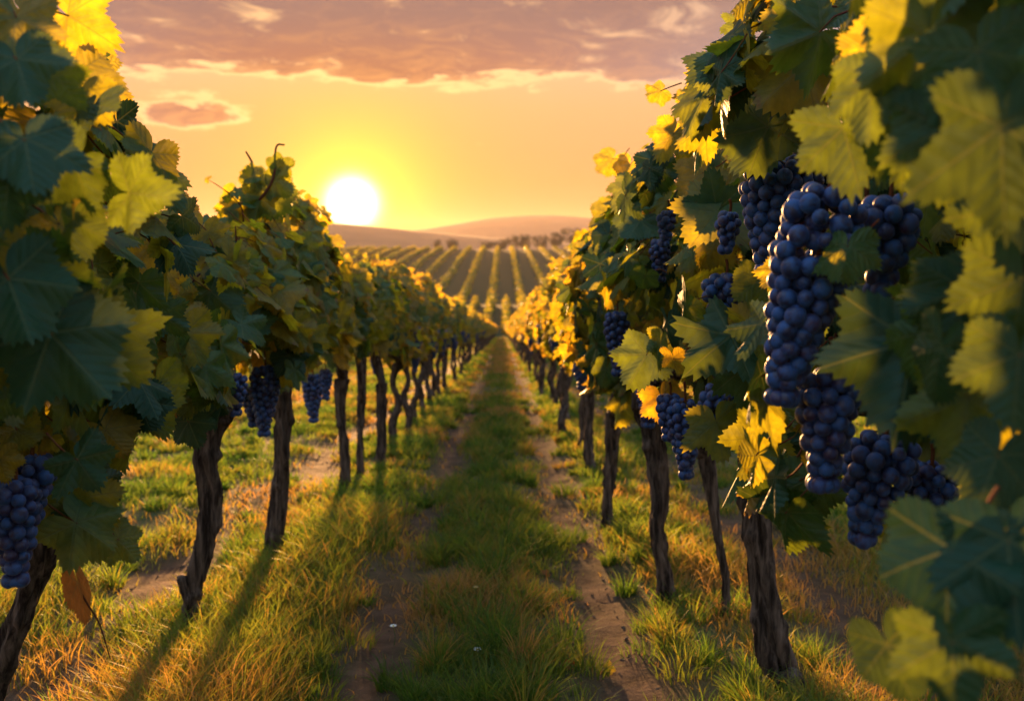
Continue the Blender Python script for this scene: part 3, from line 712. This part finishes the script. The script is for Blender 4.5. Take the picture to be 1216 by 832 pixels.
build_vine('L0', tuple(at(-55, 1000, 2.12)[:2]), tp((-60, 1008, 2.12), (-22, 860, 2.12), (8, 775, 2.1), (36, 700, 2.08), (50, 640, 2.05), (40, 560, 2.05)), [.05, .036, .034, .036, .04, .036], 1.05, 1.95, -.98, 1.66, .84, .32, 420, T_HERO, .086,
           'nearest grapevine on the left, with a leaning trunk and one hanging dry orange leaf', GL, seed=31, limit=lim_l, shoots=1)
build_vine('L1', tuple(at(234, 768, 3.5)[:2]), tp((236, 775, 3.5), (228, 715, 3.5), (242, 650, 3.5), (248, 585, 3.5), (246, 540, 3.5), (262, 480, 3.5)), [.05, .044, .042, .044, .048, .052], 1.95, 3.95, LX, 1.42, .88, .25, 400, T_HERO, .098,
           'grapevine with a crooked trunk and a broken stub near its foot, left of the path', GL, yellow=.12, seed=36)
build_vine('L2', tuple(at(323, 678, 4.62)[:2]), tp((320, 684, 4.62), (326, 640, 4.62), (333, 580, 4.62), (336, 520, 4.6), (335, 450, 4.6)), [.066, .050, .048, .052, .058], 3.85, 5.2, LX, 1.66, .94, .21, 320, T_HERO, .098,
           'grapevine with a thick upright trunk and a hooked shoot rising against the sky', GL, yellow=.2, seed=37, shoots=4, topvar=.2)
build_vine('L3', tuple(at(410, 588, 6.7)[:2]), tp((410, 590, 6.7), (409, 540, 6.7), (404, 490, 6.7), (407, 450, 6.7)), [.042, .04, .044, .046], 5.2, 7.0, LX, 1.52, .97, .20, 290, T_MID, .098,
           'grapevine with a trunk bent at the top, below the sun, third along the left row', GL, yellow=.16, seed=38)
build_vine('', tuple(at(429, 566, 7.35)[:2]), tp((429, 570, 7.35), (427, 520, 7.35), (430, 470, 7.35)), [.036, .034, .036], 6.9, 7.9, LX, 1.54, .97, .20, 190, T_MID, .098,
           'grapevine with a thin wavy trunk, fourth along the left row', GL, yellow=.16, seed=39, detail=.6)
build_vine('', tuple(at(452, 556, 7.9)[:2]), tp((452, 558, 7.95), (452, 510, 7.95), (453, 455, 7.95)), [.05, .046, .05], 7.7, 8.9, LX, 1.54, .97, .20, 210, T_MID, .098,
           'grapevine with a straight dark trunk, fifth along the left row', GL, yellow=.16, seed=40, detail=.6)

# the broken stub on the crooked trunk, the knob on the near right one, the hooked shoot and the dry leaf
st = Acc(); tube(st, tp((232, 725, 3.5), (222, 705, 3.48), (215, 685, 3.46)), [.03, .026, .020], 16, 14, .4, 5); st.build('stub', BARK, VINES[7], VINES[7].location)
st = Acc(); tube(st, tp((924, 838, 2.86), (938, 812, 2.83), (944, 795, 2.83)), [.05, .052, .02], 20, 18, .5, 8); st.build('stub', BARK, VINES[1], VINES[1].location)
r_ = np.random.default_rng(5)
for pth, kk in ((((250, 268, 4.2), (285, 255, 4.2), (310, 235, 4.15), (325, 210, 4.15), (328, 175, 4.15), (338, 172, 4.15)), 8), (((305, 240, 4.2), (303, 215, 4.2), (300, 195, 4.2), (292, 180, 4.2)), 8)):
    a_ = Acc(); tube(a_, tp(*pth), [.009, .007, .005, .0035], 30, 7); a_.build('shoot', CANE, VINES[kk], VINES[kk].location)
la_ = Acc()
for (jx, jy, tx, ty, tn_) in ((326, 212, 345, 232, .35), (318, 225, 342, 262, .3), (302, 208, 290, 196, .4), (300, 215, 312, 200, .35), (280, 232, 268, 262, .5), (310, 235, 300, 268, .4), (330, 200, 348, 205, .3), (290, 250, 320, 285, .5)):
    a_, e_ = at(jx, jy, 4.15), at(tx, ty, 4.1); put_leaves(la_, a_[None], (e_ - a_)[None], np.array([[.2, -1, .2]]) + r_.normal(0, .3, (1, 3)), [np.linalg.norm(e_ - a_) * .85], [tn_], T_HERO, r_)
la_.build('shoot_leaves', [LEAF, STALK], VINES[8], VINES[8].location)
dv = VINES[6]; dl = Acc()
tube(dl, tp((82, 660, 1.85), (90, 690, 1.85), (103, 715, 1.85), (118, 740, 1.85), (131, 782, 1.85)), [.0022, .002, .0018, .001], 24, 6); dl.build('shoot', CANE, dv, dv.location)
a_, e_ = at(92, 690, 1.84), at(112, 748, 1.84); dl = Acc(); put_leaves(dl, a_[None], (e_ - a_)[None], np.array([[1.0, -.5, .2]]), [np.linalg.norm(e_ - a_) * .62], [.4], T_HERO, r_, 2.5)
tag(dl.build('dry_leaf', DRY, dv, dv.location), 'curled dry orange leaf hanging on a thin bare shoot')

# the rest of both rows: five kinds of vine, copied thing and parts
def copy_thing(v):
    c = v.copy(); COL.objects.link(c); kids = [o for o in ALL_KIDS[v.name]]
    for o in kids:
        k = o.copy(); COL.objects.link(k); k.parent = c
        for o2 in ALL_KIDS.get(o.name, []): k2 = o2.copy(); COL.objects.link(k2); k2.parent = k
    return c
ALL_KIDS = {}
SL = gz0(1.0)
def variant(i, tmpl, n, Rm, span, trunk_detail, bunches):
    r = np.random.default_rng(100 + i); v = empty('grapevine', (0, 0, 0)); kids = []
    H = .86; pts = gnarled_path(r, 0, 0, 0, H); rad = np.array((.055, .044, .042, .046, .052)) * r.uniform(.8, 1.1)
    tr = trunk_mesh(pts, rad, 50 + i, int(40 * trunk_detail) + 8, int(12 * trunk_detail) + 6); kids.append(tr.build('trunk', BARK, v))
    hd = np.array(pts[-1])
    for sgn in (-1, 1):
        br = Acc(); tube(br, [hd - (0, 0, .05), hd + (0, sgn * .08, .05), (0, sgn * span * .5, .98 + sgn * span * .5 * SL)], [.035, .024, .012], 10, 6, .3, i); kids.append(br.build('branch', BARK, v))
    fol = canopy(r, 0.0, -span / 2, span / 2, 1.78 + .06 * r.normal(), 1.0, .21, n, tmpl, Rm, base=lambda y: y * SL, yellow=.24, stalks=tmpl is T_MID, topvar=.2)
    for k in range(2):
        yy = r.uniform(-span / 2, span / 2); shoot = shoot_piece(r, (r.normal(0, .08), yy, yy * SL + 1.62), (r.normal(0, .3), r.normal(0, .3), 1), r.uniform(.2, .36), fol, 8, 4, tmpl, Rm * .6)
        kids.append(shoot.build('shoot', CANE, v))
    kids.append(fol.build('foliage', [LEAF_FAR, STALK], v))
    for k in range(bunches):
        a, s = bunch_mesh(r.uniform(.15, .24), r.uniform(.08, .11), .0125, r, SPH1)
        side = 1 if k % 2 else -1; yy = r.uniform(-span / 2, span / 2)
        g = a.build('grape_bunch', BERRY, v, loc=(side * r.uniform(.14, .25), yy, yy * SL + r.uniform(.95, 1.3))); s_ = s.build('stalk', STALK, g); kids.append(g); ALL_KIDS[g.name] = [s_]
    ALL_KIDS[v.name] = kids; return v
MIDV = [variant(i, T_MID, 270, .10, 1.25, .7, 4) for i in range(4)]
FARV = [variant(10 + i, T_FAR, 230, .115, 1.3, .3, 2) for i in range(4)]

def far_single(i, span, n, Rm):
    """a vine so far away that trunk and leaves are one small mesh"""
    r = np.random.default_rng(300 + i); acc = canopy(r, 0.0, -span / 2, span / 2, 1.78, 1.0, .22, n, T_FAR, Rm, base=lambda y: y * SL, stalks=False, yellow=.34, inner=.15)
    for k in (-.5, 0, .5): tube(acc, gnarled_path(r, 0, k * span * .66, k * span * .66 * SL, .95), [.05, .045, .05], 5, 5, mat=1)
    return acc.build('grapevine', [LEAF_FAR, BARK])
ONEV = [far_single(i, 2.6, 170, .20) for i in range(3)]

ORD = ['sixth', 'seventh', 'eighth', 'ninth', 'tenth', 'eleventh', 'twelfth']
used = set()
def place(proto, x, y, label, group):
    if proto.name in used: v = copy_thing(proto) if proto.type == 'EMPTY' else proto.copy()
    else: used.add(proto.name); v = proto
    if proto.type != 'EMPTY' and v is not proto: COL.objects.link(v)
    v.location = (x, y, float(gz0(y)) - .01)
    s = rng.uniform(.95, 1.05); v.scale = (s * (1 if rng.random() < .5 else -1), rng.uniform(.96, 1.04), s * (.90 if x < 0 else .92))
    tag(v, label, 'grapevine', group); return v

for x0, start, side, grp in ((LX, 9.45, 'left', GL), (RX - .01, 8.85, 'right', GR)):
    y = start; i = 0
    while y < 46:
        k = rng.integers(0, 4); proto = (MIDV if y < 18 else FARV)[k]
        if y < 16.5:
            lab = f'{ORD[i] if side == "left" else (["fifth"] + ORD)[i]} full grapevine along the {side} row, dark trunk among its neighbours'
        else:
            lab = f'distant grapevine far down the {side} row, golden leaves over a dark trunk'
        place(proto, x0 + rng.normal(0, .025), y, lab, grp if y < 16.5 else f'distant grapevines far down the {side} row')
        y += 1.17 + rng.normal(0, .05); i += 1
    y += .6
    while y < 128:
        place(ONEV[rng.integers(0, 3)], x0 + rng.normal(0, .03), y, f'tiny golden grapevine at the far end of the {side} row, towards the valley', f'grapevines at the far end of the {side} row'); y += 2.45

# the next row over on each side, seen between the trunks
for x0, ys_, side in ((-5.4, np.arange(8, 40, 1.9), 'left'), (4.6, np.arange(6.5, 30, 1.9), 'right')):
    for y in ys_:
        place(FARV[rng.integers(0, 4)], x0 + rng.normal(0, .04), y + rng.normal(0, .1), f'grapevine in the next row over, seen past the trunks of the {side} row', f'grapevines of the next row beyond the {side} row')

# ------------------------------------------------------------------ far vine rows on the valley floor and the hill
def vine_row(x, y0, y1, w, h, step, nleaf, ls, seed):
    r = np.random.default_rng(seed); ys_ = np.arange(y0, y1, step); n = len(ys_)
    prof = np.array([(-.5, 0), (-.5, .45), (-.38, .85), (0, 1.0), (.38, .85), (.5, .45), (.5, 0)]); V = []
    for k, (a, b) in enumerate(prof):
        f = .75 + .5 * fbm(ys_ * .35, ys_ * 0 + k * 3 + x, seed)
        V.append(np.stack([x + a * w * f, ys_, gz0(ys_) - .1 + b * h * f], 1))
    V = np.stack(V, 1).reshape(-1, 3); i = (np.arange(n - 1)[:, None] * 7 + np.arange(6)[None]).ravel()
    acc = Acc(); acc.add(V, [np.stack([i, i + 1, i + 8, i + 7], 1)], tone=.25)
    m = nleaf; yy = r.uniform(y0, y1, m); a = r.uniform(0, math.pi, m); q = r.uniform(.85, 1.25, m)
    P = np.stack([x + np.cos(a) * w * .5 * q, yy, gz0(yy) + h * (.1 + np.sin(a) * .9 * q)], 1)
    T = r.normal(0, 1, (m, 3, 3)) * ls; W = (P[:, None] + T).reshape(-1, 3)
    acc.add(W, [np.arange(m * 3).reshape(-1, 3)], tone=np.repeat(np.clip(r.normal(.50, .18, m), 0, 1), 3))
    return acc.build('vine_row', [LEAF_FAR], smooth=False)
for k, x in enumerate(np.arange(-33, 34.1, 3.0)):
    tag(vine_row(x + .6, 137.5 + .8 * math.sin(k * 2.1), 205, .95, 1.5, 1.2, 700, .22, 500 + k), 'straight trained vine row on the valley floor below the hill', 'vine row', 'vine rows on the valley floor')
for k, x in enumerate(np.arange(-106, 99, 7.3)):
    tag(vine_row(x + 1.1, 226, 530 + 6 * math.sin(k * 1.7), 1.5, 1.6, 3.0, 1400, .38, 600 + k), 'straight trained vine row climbing the hillside opposite', 'vine row', 'vine rows on the hillside')

# ------------------------------------------------------------------ trees on the hill
def tree(px, py_base, Yd, H, W, seed, label, group=None):
    r = np.random.default_rng(seed); p = at(px, py_base, Yd); p[2] = gz0(Yd) - .2
    t = empty('tree', p); tag(t, label, 'tree', group)
    a = Acc(); tube(a, [(0, 0, 0), (r.normal(0, .15), 0, H * .3), (r.normal(0, .3), 0, H * .7)], [W * .05, W * .035, W * .012], 10, 7, .2, seed)
    for k in range(5):
        an = r.uniform(0, 6.28); tube(a, [(0, 0, H * .3), (math.cos(an) * W * .2, math.sin(an) * W * .2, H * .5), (math.cos(an) * W * .36, math.sin(an) * W * .36, H * .68)], [W * .022, W * .015, W * .006], 6, 5)
    a.build('trunk', WOOD, t)
    c = Acc(); nl = 9
    cs = np.stack([r.normal(0, W * .24, nl), r.normal(0, W * .24, nl), H * r.uniform(.38, .85, nl)], 1); rs = r.uniform(.16, .30, nl) * W
    m = 900; q = r.integers(0, nl, m); dv_ = unit(r.normal(0, 1, (m, 3))); P = cs[q] + dv_ * (rs[q] * r.uniform(.5, 1.1, m))[:, None]
    c.add((P[:, None] + r.normal(0, W * .035, (m, 3, 3))).reshape(-1, 3), [np.arange(m * 3).reshape(-1, 3)]); c.build('crown', FAR_LEAF, t, smooth=False)
tree(519, 296, 590, 7.2, 7, 1, 'left one of two small round trees alone on the hilltop')
tree(537, 296, 590, 6.6, 9, 2, 'right one of two small round trees alone on the hilltop')
for k, px in enumerate(np.linspace(574, 790, 28)):
    tree(px + rng.normal(0, 2), 296, 600 + rng.uniform(0, 50), np.interp(px, [574, 610, 660], [6, 11.5, 15.0]) * rng.uniform(.8, 1.15), rng.uniform(6, 9), 20 + k, 'dark round tree in the tree line along the hilltop', 'trees of the hilltop tree line')

# ------------------------------------------------------------------ grass
def blades(n, ya, yb, p, xlim, seed, wscale=1.0):
    r = np.random.default_rng(seed); u = r.random(n); y = (ya ** -p + u * (yb ** -p - ya ** -p)) ** (-1 / p)
    x = r.uniform(-1, 1, n) * np.minimum(xlim, .8 * y + 1.6)
    tk = track(x, y); cl = fbm(x * 2.1, y * 1.6, 61); cl2 = fbm(x * 6, y * 5, 63)
    dens = np.clip(1 - 1.0 * tk, 0, 1) * np.clip((cl - .24) * 2.8 + (cl2 - .5) * 1.6, .06, 1)
    k = r.random(n) < dens; x, y, tk, cl, cl2 = x[k], y[k], tk[k], cl[k], cl2[k]; n = len(x)
    edge = np.exp(-((np.abs(x - .18) - .85) / .35) ** 2)          # longer under the rows
    h = (.035 + .15 * np.clip(cl - .25, 0, 1) * 1.6 + .04 * edge) * r.uniform(.45, 1.3, n) * (1 - .6 * tk)
    w = .0021 * wscale * np.maximum(1, y / 3.2) * r.uniform(.7, 1.4, n)
    h = h * np.where(y > 25, 1.2, 1)
    z = gz(x, y) - .004; an = r.uniform(0, 6.283, n); ld = r.uniform(0, 6.283, n); bend = h * r.uniform(.15, .95, n)
    c = np.stack([np.cos(an), np.sin(an)], 1); b = np.stack([np.cos(ld), np.sin(ld)], 1); V = []
    for t, ww in ((0, 1.0), (.4, .85), (.75, .55)):
        cx = x + b[:, 0] * bend * t * t; cy_ = y + b[:, 1] * bend * t * t; cz = z + h * t * (1 - .22 * t)
        for s in (-1, 1): V.append(np.stack([cx + s * c[:, 0] * w * ww, cy_ + s * c[:, 1] * w * ww, cz], 1))
    V.append(np.stack([x + b[:, 0] * bend, y + b[:, 1] * bend, z + h * .78], 1)); V = np.stack(V, 1).reshape(-1, 3)
    o = (np.arange(n) * 7)[:, None]
    dry = fbm(x * 1.3 + 9, y * 1.1, 71); tone = np.clip(.10 + 1.6 * (dry - .38) + .35 * tk + .34 * np.exp(-((x + .05) / .4) ** 2) * np.clip(y / 6, .2, 1) + r.normal(0, .15, n), 0, 1)  # the rise along the path centre paints in its sunlit gold
    return V, [np.concatenate([o + np.array((0, 1, 3, 2)), o + np.array((2, 3, 5, 4))]), o + np.array((4, 5, 6))], np.repeat(tone, 7)
ga = Acc()
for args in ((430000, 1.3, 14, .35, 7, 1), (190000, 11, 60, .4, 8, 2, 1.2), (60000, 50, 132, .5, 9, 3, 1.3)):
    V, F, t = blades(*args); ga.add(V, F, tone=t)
def tufts(n, seed):
    r = np.random.default_rng(seed); acc = []
    y = 1.9 + 13 * r.random(n * 3) ** 1.5; x = r.uniform(-1, 1, n * 3) * np.minimum(4.2, .75 * y + .8); tk = track(x, y)
    mid = np.exp(-((x + .04) / .2) ** 2) + .8 * np.exp(-((x + .8) / .25) ** 2) + .8 * np.exp(-((x - .62) / .15) ** 2) + .35
    k = np.where(r.random(n * 3) < np.clip(mid, 0, 1) * (1 - .9 * tk))[0][:n]; x, y = x[k], y[k]; n = len(x); nb = 95
    Hh = r.uniform(.07, .17, n) * (1 + .5 * np.exp(-((x + .04) / .22) ** 2)); rad = r.uniform(.03, .10, n); tn = np.clip(r.normal(.22, .2, n), 0, .9)
    X = np.repeat(x, nb); Y = np.repeat(y, nb); a = r.uniform(0, 6.283, n * nb); q = np.sqrt(r.random(n * nb)); rr = np.repeat(rad, nb) * q
    X = X + np.cos(a) * rr; Y = Y + np.sin(a) * rr; h = np.repeat(Hh, nb) * r.uniform(.45, 1.2, n * nb) * (1.1 - .45 * q); w = .0019 * np.maximum(1, Y / 3.2) * r.uniform(.6, 1.3, n * nb)
    an = r.uniform(0, 6.283, n * nb); ld = a + r.normal(0, .6, n * nb); bend = h * (.1 + .75 * q * r.uniform(.4, 1.4, n * nb)); Z = gz(X, Y) - .004; V = []
    for t, ww in ((0, 1.0), (.4, .85), (.75, .55)):
        for sgn in (-1, 1): V.append(np.stack([X + np.cos(ld) * bend * t * t + sgn * np.cos(an) * w * ww, Y + np.sin(ld) * bend * t * t + sgn * np.sin(an) * w * ww, Z + h * t * (1 - .25 * t)], 1))
    V.append(np.stack([X + np.cos(ld) * bend, Y + np.sin(ld) * bend, Z + h * .75], 1)); V = np.stack(V, 1).reshape(-1, 3); o = (np.arange(n * nb) * 7)[:, None]
    return V, [np.concatenate([o + np.array((0, 1, 3, 2)), o + np.array((2, 3, 5, 4))]), o + np.array((4, 5, 6))], np.repeat(np.clip(np.repeat(tn, nb) + r.normal(0, .13, n * nb), 0, 1), 7)
V, F, t = tufts(1300, 91); ga.add(V, F, tone=t)
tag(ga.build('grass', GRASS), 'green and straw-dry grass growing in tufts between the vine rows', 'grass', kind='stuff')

# soil clods and pebbles along the bare strips
ca = Acc(); r_ = np.random.default_rng(77); sv, sf = SPH1
n = 1100; y = 1.6 + 9 * r_.random(n) ** 1.6; c = np.array((-.47, .38, .38, -1.52, 1.3))[r_.integers(0, 5, n)]; x = c + r_.normal(0, .14, n)
s = .002 + .009 * r_.random(n) ** 4; V = np.stack([x, y, gz(x, y)], 1)[:, None] + sv[None] * s[:, None, None] * r_.uniform(.6, 1.3, (n, 1, 3)) * (1 + .25 * r_.normal(0, 1, (n, len(sv), 1)))
ca.add(V.reshape(-1, 3), [(sf[None] + (np.arange(n) * len(sv))[:, None, None]).reshape(-1, 3)], tone=.1)
CLOD = simple('soil_clod', (.09, .055, .035), .95, (.20, .135, .09), 40)
tag(ca.build('soil_clods', CLOD, smooth=False), 'loose clods and pebbles scattered along the bare wheel tracks', 'clods', kind='stuff')

# ------------------------------------------------------------------ small things in the grass
PETAL = simple('petal', (.75, .72, .66), .6); STEM = simple('flower_stem', (.08, .12, .03), .6); YOLK = simple('flower_eye', (.6, .4, .05), .6)
def flower(px, py, Yd, h, R, label, head=PETAL):
    p = at(px, py, Yd); g = float(gz(p[0], p[1])); b = np.array((p[0], p[1], g)); h = max(p[2] - g, .03)
    f = empty('wildflower', b); tag(f, label, 'wildflower')
    a = Acc(); tube(a, [(0, 0, -.01), (.006, 0, h * .5), (0, 0, h)], [.0016, .0014, .0012], 8, 6); a.build('stem', STEM, f)
    a = Acc(); n = 12
    for k in range(n):
        an = k * 6.283 / n; dv_ = np.array((math.cos(an), math.sin(an), .25)); sd = np.array((-math.sin(an), math.cos(an), 0))
        a.add([np.array((0, 0, h)), dv_ * R * .6 + sd * R * .22 + (0, 0, h), dv_ * R + (0, 0, h), dv_ * R * .6 - sd * R * .22 + (0, 0, h)], [[(0, 1, 2, 3)]])
    a.build('petals', head, f)
    a = Acc(); a.add(sv * np.array((.35, .35, .22)) * R + (0, 0, h + R * .08), [sf]); a.build('flower_head', YOLK, f)
flower(567, 783, 3.2, .1, .017, 'white wildflower low in the thick grass tuft at the bottom centre')
flower(467, 743, 3.4, .1, .014, 'small white wildflower alone in the grass left of the trodden middle')
flower(565, 697, 3.7, .2, .012, 'tall straw-coloured flower stalk standing above the grass', simple('straw', (.35, .22, .08), .7))
def fallen(px, py, Yd, R, label, m, lift=.05):
    p = at(px, py, Yd); p[2] = float(gz(p[0], p[1])) + lift
    a = Acc(); r = np.random.default_rng(int(px)); put_leaves(a, np.zeros((1, 3)), r.normal(0, 1, (1, 3)) * np.array((1, 1, .2)), np.array([[.2, -.5, 1.]]), [R], [.6], T_HERO, r)
    o = a.build('fallen_leaf', [m]); o.location = p; tag(o, label, 'leaf'); return o
fallen(617, 775, 3.1, .022, 'orange fallen leaf caught in the grass tuft beside the white flower', DRY, .07)
fallen(676, 774, 3.1, .030, 'orange fallen leaf lying on the bare right-hand track', DRY, .018)
fallen(724, 775, 3.1, .034, 'yellow-green fallen leaf lying on bare soil by the right row', LEAF, .018)
fallen(648, 662, 4.3, .03, 'brown fallen leaf on the right-hand track further up the path', DRY, .018)
